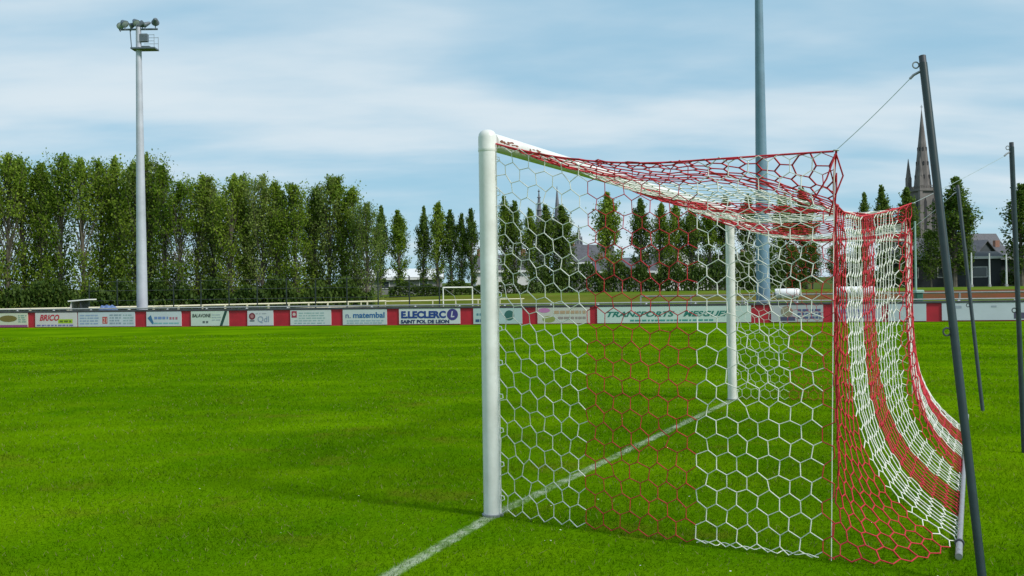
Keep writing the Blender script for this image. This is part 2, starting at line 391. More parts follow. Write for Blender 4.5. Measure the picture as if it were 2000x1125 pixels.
b, w_ = board(-12.57, -11.28, 'narrow pale board with a dark red round emblem beside grey initials', (.56, .57, .62))
disc(b, .24, .46, .16, (.16, .012, .03)); disc(b, .24, .46, .09, (.38, .16, .18), 'emblem_core', y=-.0435); fineprint(b, .12, .36, .22, .06, (.10, .12, .16), 70)
lettering(b, 'Qdl', .52, .14, .56, .32, (.22, .28, .40)); fineprint(b, .42, 1.0, .56, .035, (.30, .32, .38), 71)
b, w_ = board(-10.42, -8.43, 'white board with a small red square logo in its top left corner', (.54, .58, .60))
flat(b, .06, .32, .38, .68, (.34, .02, .06), 'logo'); disc(b, .19, .53, .075, (.55, .45, .46), 'logo_mark', y=-.0425); 
for k in range(5): fineprint(b, .42 if k > 1 else .2, 1.7, .10+k*.115, .045, (.27, .40, .42), 80+k)
b, w_ = board(-7.86, -5.76, 'white board reading matembal in blue lower case letters', (.52, .57, .60))
lettering(b, 'n.', .14, .34, .24, .17, (.10, .12, .30), 0, .01); lettering(b, 'matembal', .50, .34, 1.50, .26, (.02, .12, .33), 0, .025)
for k in range(2): fineprint(b, .2, 1.95, .09+k*.1, .05, (.28, .40, .46), 90+k)
b, w_ = board(-5.18, -2.35, 'white board reading E.LECLERC SAINT POL DE LEON in dark blue with round L logo', (.60, .62, .64), .05, .765)
lettering(b, 'E.LECLERC', .10, .30, 2.08, .33, (.010, .045, .24), 0, .055); lettering(b, 'SAINT POL DE LEON', .08, .075, 2.25, .165, (.008, .02, .10), 0, .05)
disc(b, 2.48, .46, .255, (.05, .04, .22), 'round_logo'); lettering(b, 'L', 2.40, .34, .17, .27, (.60, .58, .66), .2, .03)
b, w_ = board(-1.75, .44, 'teal tinted board with a dark green emblem, just right of the near goal post', (.42, .53, .55))
disc(b, 1.62, .40, .22, (.03, .13, .12)); fineprint(b, .15, 1.2, .40, .10, (.08, .22, .30), 100); fineprint(b, .1, 1.2, .12, .12, (.03, .08, .20), 101)
b, w_ = board(1.12, 3.40, 'multicoloured pale board with pink corner and a yellow green patch at bottom left', (.52, .50, .48))
disc(b, .3, .60, .26, (.50, .18, .42), 'pink_patch', rz=.1); disc(b, .5, .22, .28, (.26, .30, .08), 'green_patch', rz=.14)
fineprint(b, .7, 2.1, .45, .13, (.45, .30, .20), 110); fineprint(b, .9, 2.1, .22, .1, (.30, .24, .24), 111)
b, w_ = board(3.72, 10.10, 'long pale green board reading TRANSPORTS MESGUEN in dark green italics', (.52, .62, .60))
lettering(b, 'TRANSPORTS', .42, .29, 2.85, .23, (.01, .17, .14), .32, .03); lettering(b, 'MESGUEN', 3.62, .29, 2.05, .23, (.01, .17, .14), .32, .03)
fineprint(b, 1.4, 4.9, .10, .07, (.05, .28, .24), 120)
b, w_ = board(10.90, 12.95, 'grey board with a sepia round picture and dark blue print, beside the right mast', (.42, .43, .47))
disc(b, .62, .46, .23, (.26, .22, .16), 'round_picture'); flat(b, .3, .95, .08, .24, (.06, .06, .13), 'dark_strip')
for k in range(3): fineprint(b, 1.05, 1.95, .16+k*.15, .09, (.06, .09, .22), 130+k)
b, w_ = board(13.35, 15.2, 'mauve white board seen through the red and white back netting', (.46, .46, .52)); fineprint(b, .2, 1.6, .36, .16, (.14, .14, .32), 140); fineprint(b, .2, 1.6, .16, .08, (.2, .2, .35), 141)
b, w_ = board(15.45, 16.87, 'plain pale blue board just left of the last red gap', (.46, .52, .58))
b, w_ = board(17.45, 20.55, 'long blank white board at the right end of the wall', (.50, .54, .62), .05, .76)
flat(b, 2.62, 3.0, .10, .34, (.07, .06, .12), 'dark_mark'); fineprint(b, .5, .75, .52, .1, (.30, .34, .42), 150); fineprint(b, 1.8, 2.0, .55, .07, (.30, .34, .42), 151)

# ------------------------------------------------------------------ goal frame
goal = thing('football_goal', 'large white football goal with round posts in the foreground', 'goal', P(3.72, 0, 0))
org = Vector(goal.location)
def gl(a, n, z): return Vector(P(a, n, z))-org
for a in (0, 7.44):
    post = MB().tube([gl(a, 0, -.05), gl(a, 0, .6), gl(a, 0, 1.4), gl(a, 0, 2.435)], .060, 24).build('post', M['white_paint'], goal, True)
    mb = MB()
    mb.lathe([(.0605, 0), (.0625, .004), (.0625, .022), (.0615, .026), (.0615, .095), (.057, .118), (.046, .135), (.028, .145), (.008, .149)], 24, gl(a, 0, 2.425))
    mb.build('corner_cap', M['white_paint'], goal, True)
    MB().lathe([(.072, -.02), (.072, .012), (.064, .016)], 20, gl(a, 0, 0)).build('ground_socket', M['steel'], goal, True)
    for k in range(11):
        z = .12+k*.225; c = gl(a, .062, z)
        hk = MB().tube([c+Vector((0, 0, .018)), c+Vector((*(N*.022), .014)), c+Vector((*(N*.026), -.008)), c+Vector((*(N*.006), -.016))], .0035, 5)
        hk.build('net_hook', M['plastic_white'], goal, True)
bar = MB().tube([gl(.05, 0, 2.50), gl(1.8, 0, 2.497), gl(3.72, 0, 2.492), gl(5.6, 0, 2.497), gl(7.39, 0, 2.50)], .060, 24).build('crossbar', M['white_paint'], goal, True)
rr = random.Random(4)
mb = MB()
for k in range(26):                       # scuffed paint, thin flakes bared on the net side of the bar
    a = .10+rr.random()**1.6*.75; th = rr.uniform(-.1, .28); rad = .0606; l = rr.uniform(.008, .035); hgt = rr.uniform(.05, .14)
    pts = []
    for da, dt in ((-l, -hgt*.5), (-l*.3, -hgt), (l, -hgt*.4), (l*.8, hgt*.5), (0, hgt), (-l*.8, hgt*.6)):
        t_ = th+dt; pts.append(gl(a+da, rad*math.cos(t_), 2.5+rad*math.sin(t_)))
    mb.add(pts, [tuple(range(6))])
mb.build('paint_chips', M['chip'], bar)['kind'] = 'stuff'

# ------------------------------------------------------------------ goal net
rng = np.random.default_rng(7)
net = thing('goal_net', 'hexagonal mesh goal net with red and white stripes, hung behind the near goal', 'net', P(3.72, 1.2, 0))
norg = np.array(net.location)
def toW(a, n, z): return np.stack([O[0]+a*G[0]+n*N[0], O[1]+a*G[1]+n*N[1], z], -1)
def tubes(E, r, sides=4):
    """E (m,2,3) segments -> prisms"""
    p0, p1 = E[:, 0], E[:, 1]; t = p1-p0; Ln = np.linalg.norm(t, axis=1, keepdims=True); t = t/np.maximum(Ln, 1e-9)
    p0 = p0-t*r*.6; p1 = p1+t*r*.6
    ref = np.where(np.abs(t[:, 2:3]) < .8, np.array([[0, 0, 1.]]), np.array([[1., 0, 0]]))
    a = np.cross(t, ref); a /= np.linalg.norm(a, axis=1, keepdims=True); b = np.cross(t, a)
    V = []
    for p in (p0, p1):
        for k in range(sides):
            th = 2*math.pi*(k+.5)/sides; V.append(p+(a*math.cos(th)+b*math.sin(th))*r)
    V = np.stack(V, 1); m = len(E); base = (np.arange(m)*2*sides)[:, None]
    F = np.concatenate([base+np.array([[k, (k+1) % sides, sides+(k+1) % sides, sides+k]]) for k in range(sides)], 0)
    return V.reshape(-1, 3), F
def hexnet(cols, rows, fmap, bands, name, r=.0035, parent=net, first_row_edge=True):
    """cols*rows hexagons; fmap(u in 0..1, v in 0..1)->(a,n,z); bands: list of (u0,u1,material)"""
    K = 2*cols+1; J = rows+1
    k = np.arange(K); j = np.arange(J); kk, jj = np.meshgrid(k, j)
    up = ((kk+jj) % 2 == 1)
    v = jj*1.5+np.where(up, .5, 0); vmax = rows*1.5+.5
    u = kk/(K-1); v = v/vmax
    a, n, z = fmap(u.ravel(), v.ravel())
    Wp = toW(a, n, z)+rng.normal(0, .0045 if 'side' in name else .003, (K*J, 3)); Wp[:, 2] = np.maximum(Wp[:, 2], .012)
    Wp -= norg; Wp = Wp.reshape(J, K, 3)
    E = [np.stack([Wp[:, :-1], Wp[:, 1:]], 2).reshape(-1, 2, 3)]; U = [((u[:, :-1]+u[:, 1:])/2).ravel()]
    sel = up[:-1]
    E.append(np.stack([Wp[:-1][sel], Wp[1:][sel]], 1)); U.append(u[:-1][sel])
    E = np.concatenate(E); U = np.concatenate(U)
    for u0, u1, mt in bands:
        m_ = (U >= u0) & (U < u1)
        Vv, Ff = tubes(E[m_], r if mt == 'cord_white' else r*(.95 if 'side' in name else 1.15)); nm = ('white_' if mt == 'cord_white' else 'red_')+name
        link(nm, fastmesh(nm, Vv, Ff, M[mt]), parent)
I = np.interp
# height of the net's top edge along the sides and the back; how far back the top edge is pulled
side_n = [0, .25, .5, 1.0, 1.5, 1.9, 2.15, 2.25]; side_z = [2.475, 2.40, 2.35, 2.285, 2.25, 2.235, 2.24, 2.255]
A_T = [-.17, -.05, .12, .6, 1.55, 2.41, 3.2, 3.5, 3.8, 4.6, 5.3, 6.2, 7.1, 7.4, 7.58]
Z_T = [2.255, 2.10, 1.99, 1.965, 1.99, 2.06, 2.14, 2.215, 2.14, 2.05, 2.02, 2.00, 2.02, 2.09, 2.19]
N_T = [2.25, 2.22, 2.20, 2.20, 2.22, 2.23, 2.32, 2.46, 2.38, 2.36, 2.36, 2.31, 2.24, 2.23, 2.24]
A_M = [-.17, .69, 1.55, 2.4, 3.27, 4.1, 5.0, 6.5, 7.58]; Z_M = [2.262, 2.20, 2.125, 2.10, 2.06, 1.99, 1.985, 2.02, 2.09]   # slack of the roof of the net
def roof_z(a0, v):
    zm = I(a0, A_M, Z_M); zb = I(a0, A_T, Z_T); lo = np.clip(v/.6, 0, 1); hi = np.clip((v-.6)/.4, 0, 1)
    return zm+(2.475-zm)*(1-lo)**2+(zb-zm)*hi**1.5
def a_of(u): return -.17+u*7.75
def top_edge(a): return I(a, A_T, N_T), I(a, A_T, Z_T)
def bot_edge(a):
    ab = .59+.897*(a-1.12); f = smooth(a, -.17, .9); f2 = smooth(a, 6.3, 7.58)
    ab = -.40*(1-f)+ab*f; ab = ab*(1-f2)+7.62*f2
    nb = 2.21+.63*np.sqrt(f); nb = nb*(1-f2)+2.30*f2
    return ab, nb
def back_map(u, v):
    a = a_of(u); n0, z0 = top_edge(a); ab, nb = bot_edge(a)
    T = 48; s = np.linspace(0, 1, T)[:, None]               # s: from the top edge down
    zc = z0*(1-s)+.012*s
    f = np.exp(-zc/.30); f = (f-f[0])/(f[-1]-f[0])
    ac = a+(ab-a)*(.35*s+.65*f); nc = n0+(nb-n0)*f
    d = np.sqrt(np.diff(ac, axis=0)**2+np.diff(nc, axis=0)**2+np.diff(zc, axis=0)**2); L = np.concatenate([np.zeros((1, d.shape[1])), np.cumsum(d, 0)]); L /= L[-1]
    tv = 1-v; i = np.clip((L <= tv).sum(0)-1, 0, T-2); ar = np.arange(len(u))
    w_ = (tv-L[i, ar])/np.maximum(L[i+1, ar]-L[i, ar], 1e-9)
    pick = lambda q: q[i, ar]*(1-w_)+q[i+1, ar]*w_
    return pick(ac), pick(nc), pick(zc)+.012*np.sin(a*9)*np.sin(v*3.1)
def top_map(u, v):
    a0 = a_of(u); nb_, zb = top_edge(a0); n = .045+(nb_-.045)*v
    a = np.clip(a0, .05, 7.39)*(1-v**.5)+a0*v**.5
    return a, n, roof_z(a0, v)+.008*np.sin(a*7+n*3)
def side_map(far):
    def f(u, v):
        n = .062+u*2.175; zt = I(n, side_n, side_z)
        zt = roof_z(np.full_like(u, 7.58 if far else -.17), u)
        lift = .14*np.exp(-n/.30)*np.sin(math.pi*np.clip(v, 0, 1))
        z = .015+(zt-.015)*v+lift*(1 if not far else .6)-.03*np.sin(math.pi*u)*(1-v)*0
        out = (.17*v+.40*(1-v))*u**.9+.04*np.sin(math.pi*u)*(1-v)
        a = -out if not far else 7.44+out*.5
        return a, n, z
    return f
W_, R_ = 'cord_white', 'cord_red'
third = [(0, .302, W_), (.302, .635, R_), (.635, .965, W_), (.965, 1.01, R_)]
hexnet(18, 22, side_map(False), third, 'side_band')
hexnet(18, 22, side_map(True), third, 'far_side_band')
nine = [(k/9 if k else -1, (k+1)/9 if k < 8 else 2, R_ if k % 2 == 0 else W_) for k in range(9)]
hexnet(64, 23, back_map, nine, 'back_band', r=.0038)
hexnet(64, 21, top_map, nine, 'top_band', r=.0042)
def curve_rope(name, fn, m_, r, mt, n=6):
    return MB().tube([Vector(x) for x in (fn(np.linspace(0, 1, m_))-norg)], r, n).build(name, M[mt], net, True)
curve_rope('edge_rope', lambda s: toW(*side_map(False)(s, np.ones_like(s))), 24, .006, 'cord_red')
curve_rope('edge_rope', lambda s: toW(*side_map(True)(s, np.ones_like(s))), 24, .007, 'cord_white')
curve_rope('edge_rope', lambda s: toW(*back_map(s, np.ones_like(s))), 90, .006, 'cord_red')
curve_rope('corner_rope', lambda s: toW(-.17-.23*s, 2.24-.02*s+0*s, 2.24*(1-s)+.01*s), 12, .0025, 'cord_white')
curve_rope('corner_rope', lambda s: toW(7.58+.05*s, 2.24-.02*s, 2.19*(1-s)+.01*s), 12, .004, 'cord_white')
curve_rope('hem_rope', lambda s: toW(*side_map(False)(.64+.32*s, np.zeros_like(s)))+np.stack([0*s, .03*np.sin(s*31)*np.sin(s*7), .004+.012*np.abs(np.sin(s*19))], -1), 40, .0026, 'cord_white')
for pts in ([(-.17, 2.25, 2.24), (-.12, 2.28, 2.12), (-.16, 2.23, 1.98), (-.10, 2.2, 1.9)], [(-.17, 2.25, 2.25), (-.2, 2.2, 2.1), (-.17, 2.1, 1.95), (-.15, 2.0, 2.0)]):
    MB().tube([Vector(P(*p))-Vector(norg) for p in pts], .005, 5).build('loose_cord', M['cord_red'], net, True)

# ------------------------------------------------------------------ ground bar, net poles and guy ropes
gb = thing('net_ground_bar', 'grey metal pipe lying on the grass, holding down the back of the net', 'pipe', P(-.05, 2.85, .03))
go = Vector(gb.location)
MB().tube([Vector(P(-.05, 2.85, .03))-go, Vector(P(6.35, 2.86, .03))-go], .016, 12).build('pipe', M['bar'], gb, True)
MB().tube([Vector(P(.15, 2.85, .03))-go, Vector(P(.175, 2.85, .03))-go], .026, 12).build('black_ring', M['rail_dark'], gb, True)
MB().tube([Vector(P(-.13, 2.85, .024))-go, Vector(P(.13, 2.85, .03))-go], .019, 12).build('end_sleeve', M['bar'], gb, True)
def net_pole(label, base, top, rope_to, rope_label, ring_side):
    b_, t_ = Vector(P(*base)), Vector(P(*top)); d = (t_-b_)
    p = thing('net_pole', label, 'pole', b_, 0, 'poles holding the net')
    MB().tube([-d.normalized()*.15, d*.5, d*.985], .0215, 14).build('shaft', M['pole'], p, True)
    MB().tube([d*.985, d*1.0], .019, 12).build('top_cap', M['rail_dark'], p, True)
    dirv = (Vector(P(*rope_to))-t_); dirv.z = 0; dirv.normalize()
    MB().torus(d*.982+dirv*.038, .017, .004, Matrix.Rotation(R(90), 3, 'X') @ Matrix.Rotation(R(0), 3, 'Z')).build('pulley_ring', M['steel'], p, True)
    MB().tube([d*.97+dirv*.01, d*.962+dirv*.055, d*.955+dirv*.075], .008, 6).build('hook', M['steel'], p, True)
    MB().torus(d*.455+ring_side*.036, .020, .005, Matrix.Rotation(R(90), 3, 'X')).build('cleat_ring', M['rail_dark'], p, True)
    start = t_-d*.045+dirv*.075; end = Vector(P(*rope_to))
    r_ = thing('guy_rope', rope_label, 'rope', start, 0, 'guy ropes of the net')
    pts = [(end-start)*s+Vector((0, 0, -.008*math.sin(math.pi*s))) for s in np.linspace(0, 1, 10)]
    MB().tube(pts, .0022, 6).build('cord', M['rope'], r_, True)
    MB().torus(end-start, .014, .004).build('knot', M['rope'], r_, True)
    return p
sx = Vector((-1, 0, 0))
net_pole('dark green net pole nearest the camera, leaning, cut by the bottom of the photo', (-.55, 2.965, 0), (-.13, 2.705, 2.75), (-.17, 2.25, 2.26), 'thin rope from the nearest pole to the near top corner of the net', sx)
net_pole('dark green net pole cut by the right edge of the photo, behind the net', (3.93, 3.33, 0), (4.05, 3.27, 2.76), (3.5, 2.47, 2.215), 'thin rope from the right edge pole to the middle of the net top', sx)
net_pole('thin dark net pole farthest from the camera, seen right of the nearest pole', (7.10, 3.02, 0), (7.70, 2.78, 2.72), (7.58, 2.24, 2.19), 'thin pale rope from the farthest pole to the far top corner of the net', sx)

# ------------------------------------------------------------------ floodlight masts
def lamp(root, x, y, z, yaw, tilt, r):
    Mx = Matrix.Rotation(yaw, 3, 'Z') @ Matrix.Rotation(tilt, 3, 'X')
    l = MB().lathe([(r*.30, -.30), (r*.55, -.24), (r*.95, -.02), (r*1.03, .0), (r*1.03, .03), (r*.93, .03)], 14, (x, y, z), Mx).build('floodlamp', M['lamp'], root, True)
    MB().lathe([(r*.92, .032), (r*.6, .045), (.01, .05)], 14, (x, y, z), Mx).build('lamp_glass', M['lens'], l, True)
    MB().tube([(x, y, z-.05), (x, y, z-r-.12)], .025, 6).build('bracket', M['lamp'], l, True)
def mast(label, x, y, zg):
    m_ = thing('floodlight_mast', label, 'floodlight', (x, y, zg), 0, 'floodlight masts behind the wall')
    H = 14.75-zg
    MB().tube([(0, 0, 0), (0, 0, 4), (0, 0, 9), (0, 0, H)], [.27, .235, .185, .125], 20).build('shaft', M['mast'], m_, True)
    MB().lathe([(.42, 0), (.42, .04), (.30, .05), (.29, .16)], 16).build('base_flange', M['steel'], m_, True)
    MB().lathe([(.235, 0), (.240, .02), (.235, .04)], 16, (0, 0, 4.2)).build('joint_collar', M['mast'], m_, True)
    zt = H-.10
    MB().tube([(-.95, 0, zt), (.95, 0, zt)], .05, 8).build('crossarm', M['lamp'], m_, True)
    MB().tube([(-.35, 0, H-1.05), (-.42, 0, zt)], .025, 6).build('brace', M['lamp'], m_, True)
    MB().box(.10, .46, -.13, .13, H-.72, H-.34).build('control_box', M['lamp'], m_)
    pf = MB().box(-.30, .90, -.32, .32, H-1.12, H-1.05); pf.box(.22, .62, -.28, .28, H-1.05, H-.98); pf.build('platform', M['lamp'], m_)
    for yy in (-.30, .30):
        for zz_ in (.30, .60): MB().tube([(.15, yy, H-1.05+zz_), (.87, yy, H-1.05+zz_)], .012, 5).build('guard_rail', M['steel'], m_)
        MB().tube([(.87, yy, H-1.05), (.87, yy, H-.42)], .012, 5).build('guard_post', M['steel'], m_)
    for i, (lx, ly, dz, yaw, tl, r_) in enumerate([(-.86, -.1, .16, 30, 118, .17), (-.62, -.12, .24, 60, 128, .19), (-.42, .1, .20, -60, 120, .15), (-.05, -.15, .28, 50, 130, .18), (.16, .12, .30, 130, 60, .18), (.36, -.1, .20, -60, 118, .13), (.84, 0, .33, 200, 112, .19)]):
        lamp(m_, lx, ly, zt+dz, R(yaw), R(tl), r_)
    return m_
ml = mast('tall grey floodlight mast at left, its lamp cluster in view', -18.28, 50.6, float(gz(-18.3, 50.6)))
mr = copy_tree(ml); mr.location = (10.64, 43.4, 0); mr.location.z = float(gz(10.58, 43.4)); mr.scale = (1.12, 1.12, 1.08)
for ch in mr.children:
    if ch.name.startswith(('shaft', 'joint_collar')): ch.data = ch.data.copy(); ch.data.materials[0] = M['mast_shaded']  # right mast takes the copy with shade in its colour
mr['label'] = 'grey floodlight mast at right, cut by the top of the photo, behind the goal'

# ------------------------------------------------------------------ trees
def quads(c, size, r):
    n = len(c); d1 = r.normal(size=(n, 3)); d1 /= np.linalg.norm(d1, axis=1, keepdims=True)
    d2 = r.normal(size=(n, 3)); d2 -= d1*(d1*d2).sum(1, keepdims=True); d2 /= np.linalg.norm(d2, axis=1, keepdims=True)
    s = (size*r.uniform(.6, 1.35, n))[:, None]
    V = np.stack([c-d1*s, c+d2*s*.62-d1*s*.1, c+d1*s, c-d2*s*.62-d1*s*.1], 1).reshape(-1, 3)
    return V, np.arange(4*n).reshape(-1, 4)
def tree_meshes(H, Rm, prof, elev, seed, nb, per, size, leaf, clear=.08, holes=0, gap=None, tap=.42):
    r = np.random.default_rng(seed); rr_ = random.Random(seed)
    mb = MB(); lean = r.normal(0, .012, 2)
    tp = [(lean[0]*z*z*.15+.05*math.sin(z*.7+seed), lean[1]*z*z*.15, z) for z in np.linspace(-.4, H*.96, 9)]
    mb.tube(tp, list(np.linspace(.018*H+.03, .02, 9)), 7)
    pts = []
    hs = r.uniform(0, 1, (holes, 2))*[H*.5, 6.28]+[H*.3, 0]
    for i in range(nb):
        h0 = H*(clear+(.97-clear)*(i+r.uniform(0, 1))/nb); az = i*2.39996+r.normal(0, .4); el = R(r.uniform(*elev))
        if h0 < .3*H: el *= .45+.55*h0/(.3*H)
        r0 = Rm*float(np.interp(h0/H, *prof)); ht = min(1, (h0+tap*r0*math.tan(el))/H)
        rad = Rm*float(np.interp(ht, *prof))*r.uniform(.6, 1.12)
        L = max(rad/math.cos(el), .35); L = min(L, (H*1.0-h0)/max(math.sin(el), .2)+.1)
        base = np.array([lean[0]*h0*h0*.15, lean[1]*h0*h0*.15, h0])
        d = np.array([math.cos(az)*math.cos(el), math.sin(az)*math.cos(el), math.sin(el)])
        if any(abs(h0-h) < H*.06 and abs((az-a+3.14) % 6.28-3.14) < 1.0 for h, a in hs): continue
        mid = base+d*L*.55+np.array([0, 0, .08*L])
        if L > .5: mb.tube([base, mid, base+d*L], [.012*H*.35+.008, .02, .006], 4, False)
        m_ = int(per*(.40+.60*min(1.2, L/(Rm*2.0)))*r.uniform(.6, 1.3))
        t_ = r.uniform(.15, 1.05, m_)**.75
        sp = (.07+.17*Rm*(.4+t_*.6))*min(1, .35+.75*rad/Rm)
        # clumps along the branch: bunch leaves around a few twigs
        tw = r.integers(0, 5, m_)/5+r.normal(0, .06, m_); t_ = np.clip(.5*t_+.5*(.2+.8*tw), .05, 1.08)
        p = base+np.outer(t_*L, d)+np.outer(t_*(1-t_)*.3*L, [0, 0, 1])+np.clip(r.normal(size=(m_, 3)), -1.7, 1.7)*sp[:, None]*np.array([.75, .75, .9])
        pts.append(p)
    p = np.concatenate(pts); p = p[p[:, 2] > .4]
    if gap: p = p[~((p[:, 2] > gap[0]*H) & (p[:, 2] < gap[1]*H) & (r.uniform(0, 1, len(p)) < .88))]
    Vv, Ff = quads(p, size, r)
    tm = bpy.data.meshes.new('trunk'); tm.from_pydata([tuple(v) for v in mb.V], [], mb.F); tm.materials.append(M['bark'])
    return tm, fastmesh('crown', Vv, Ff, M[leaf])
POP = ([0, .10, .25, .45, .65, .80, .92, 1], [.7, .95, 1, .98, .85, .62, .34, .10])
POW = ([0, .10, .3, .5, .7, .85, .95, 1], [.65, .9, 1, 1, .92, .70, .40, .12])
COL = ([0, .10, .25, .45, .65, .82, .94, 1], [.15, .42, .88, 1, .92, .62, .28, .06])
RND = ([0, .2, .4, .6, .8, 1], [.2, .6, 1, 1, .75, .25])
poplars = [tree_meshes(12, (2.3, 2.0, 2.5, 1.9, 2.2, 2.6)[i], (POP, POW)[i % 2], (54, 72), 100+i, 90, 120, .105, ('leaf_a', 'leaf_a', 'leaf_d')[i % 3], .05, 3) for i in range(6)]
gappy = [tree_meshes(12, 2.2, POW, (54, 72), 150+i, 90, 112, .105, 'leaf_a', .05, 1, ((.42, .62), (.48, .60))[i]) for i in range(2)]
cols_ = [tree_meshes(9, (1.5, 1.4, 1.65, 1.45)[i], COL, (50, 72), 200+i, 80, 112, .10, ('leaf_a', 'leaf_b')[i % 2], .10, 1, None, .55) for i in range(4)]
rounds = [tree_meshes(8, 2.6, RND, (15, 60), 300+i, 95, 95, .12, ('leaf_b', 'leaf_b', 'leaf_a')[i], .14, 2) for i in range(3)]
def tree(kind, meshes, href, x, y, top, label, group, wid=1.0, seed=0):
    zg = float(gz(x, y)); H = top-zg; s = H/href; r = random.Random(seed)
    t = thing(kind, label, 'tree', (x, y, zg), r.uniform(0, 6.28), group); 
    t.scale = (s**.5*wid*r.uniform(.92, 1.08), s**.5*wid*r.uniform(.92, 1.08), s)
    link('trunk', meshes[0], t); link('crown', meshes[1], t)
    return t
ORD = 'first second third fourth fifth sixth seventh eighth ninth tenth eleventh twelfth thirteenth fourteenth fifteenth sixteenth seventeenth eighteenth nineteenth twentieth twenty-first twenty-second twenty-third twenty-fourth twenty-fifth'.split()
front = [(-45.29, 13.95), (-43.77, 13.56), (-42.4, 13.22), (-40.55, 13.98), (-38.48, 13.49), (-36.87, 13.46), (-35.03, 13.57), (-33.79, 13.1), (-32.5, 13.77), (-31.13, 12.83), (-29.77, 11.2), (-28.29, 11.87), (-26.77, 11.75), (-25.3, 11.91), (-23.78, 11.8), (-22.4, 11.69), (-21.03, 11.21), (-19.42, 11.05), (-17.81, 10.7), (-16.42, 11.6), (-15.13, 11.58), (-14.04, 10.51), (-13.01, 9.11)]
rr = random.Random(21)
for i, (x, h) in enumerate(front):
    dy = rr.uniform(-1.5, 1.5); k = (92+dy)/92
    tree('poplar_tree', gappy[i % 2] if i in (0, 1, 4, 10, 11) else poplars[(i*5+i//6) % 6], 12, x*k, 92+dy, 1.5+(h-1.2)*k, 'leafy poplar in the dense left row, %s from the photo\'s left edge' % ORD[i], 'poplars of the dense left row', .92, i)
for i, x in enumerate((-47.2, -49.0, -51.3)):
    tree('poplar_tree', poplars[i*2], 12, x, 92, 13.6, 'poplar standing past the photo\'s left edge, %s out from the frame' % ORD[i], 'poplars past the left edge', .95, 50+i)
nrear = -1
for i, x in enumerate(np.arange(-48, -16, 3.0)):
    if min(abs(x*1.07-q) for q in (-47.5, -42.5, -31)) < 1.7: continue
    nrear += 1
    h = float(np.interp(x, [-48, -33, -31, -16], [13.6, 13.3, 11.8, 11.0]))
    tree('poplar_tree', poplars[(i*3+1) % 6], 12, x*1.07, 99, h+rr.uniform(-.7, .3), 'half hidden poplar of the second row, %s from its left end' % ORD[nrear], 'poplars of the hidden second row', 1.05, 70+i)
mids = [(-11.81, 9.09, .72, 'single slim poplar just right of the dense row, standing clear'), (-10.11, 8.7, .95, 'slim poplar with a wide skirt, second clear of the dense row'), (-7.95, 8.99, .62, 'dark narrow poplar, leftmost of the clump left of the near goal post'),
        (-6.7, 9.34, .82, 'tallest poplar of the clump left of the near goal post'), (-5.42, 8.63, .72, 'third poplar of the clump left of the near goal post'), (-4.5, 8.3, .6, 'low poplar between the clump and the near goal post'), (-3.58, 8.75, .75, 'poplar almost touching the near goal post on its left')]
for i, (x, h, wd_, lb) in enumerate(mids):
    k = 115/92; tree('poplar_tree', cols_[(1, 0, 1, 2, 3, 1, 3)[i]], 9, x*k, 115, 1.5+(h-1.35)*k, lb, 'slim poplars in the middle', wd_*1.15, 100+i)
nets = [(-.62, 10.58, .7, 'poplar just right of the near goal post, seen through the white netting'), (.27, 10.07, .8, 'poplar second right of the near goal post through the netting'), (1.96, 9.29, .75, 'low poplar left of the ringed spire, through the white netting'), (3.62, 9.62, .95, 'broad poplar below the two distant spires, through the white netting'), (5.22, 9.59, 1.1, 'bright broad poplar right of the thin distant spire, through the white netting'),
        (9.53, 10.78, 1.1, 'tall poplar framed by the left end of the red side netting'), (12.63, 10.14, .95, 'second poplar seen through the red side netting'), (14.52, 9.61, .8, 'third poplar seen through the red side netting'), (16.02, 9.79, .8, 'fourth poplar seen through the red side netting'), (17.52, 9.77, .85, 'fifth poplar seen through the red side netting'),
        (19.37, 9.54, .95, 'poplar left of the far goal post'), (20.88, 10.27, .95, 'poplar directly behind the far goal post'), (23.13, 10.38, .9, 'poplar between far goal post and right mast'), (26.38, 10.24, 1.0, 'poplar just right of the right mast'), (28.74, 10.9, 1.1, 'poplar behind the near back corner of the net')]
for i, (x, h, wd_, lb) in enumerate(nets):
    k = 1.16; tree('poplar_tree', cols_[(i*3+(i//4)) % 4], 9, x*k, 116, 1.5+(h-1.35)*k, lb, 'poplars seen through the net', wd_*1.15, 130+i)
d = 120/75
for i, (x, h, kind, ms, href, wd_, lb) in enumerate([(25.79, 8.25, 'poplar_tree', -1, 9, .85, 'small tree top peeping over the net, left one of two'), (27.35, 8.75, 'poplar_tree', -1, 9, 1.0, 'small tree top peeping over the net, right one of two'), (29.0, 8.6, 'poplar_tree', -2, 9, 1.15, 'dark tree at the left foot of the church tower'),
        (30.7, 5.3, 'round_tree', 1, 8, .8, 'low bushy tree in front of the church tower'), (32.37, 9.3, 'poplar_tree', -1, 9, 1.65, 'wide dark poplar right of the church, between two net poles'), (33.3, 7.0, 'round_tree', 1, 8, .45, 'smaller dark tree beside the wide dark poplar'), (37.3, 8.75, 'poplar_tree', -2, 9, 1.5, 'tall dark tree at the right edge of the photo'), (39.5, 8.6, 'round_tree', 0, 8, 1.0, 'tree past the right edge of the photo')]):
    meshes = rounds[ms] if ms >= 0 else cols_[1 if ms == -1 else 3]
    tree(kind, meshes, href, x*d, 120, 1.5+(h-1.5)*d, lb, 'trees at the right', wd_, 160+i)
for i, (x, h) in enumerate([(28.5, 5.6), (31.0, 5.8), (33.2, 5.9), (35.8, 6.0), (38.2, 5.6), (25.6, 5.2)]):
    tree('round_tree', rounds[(0, 1, 1, 0, 1, 0)[i]], 8, x, 113, h, '%s low dark tree counted from the left, behind the far side netting' % ORD[(1, 2, 3, 4, 5, 0)[i]], 'low dark trees behind the netting', .8, 180+i)

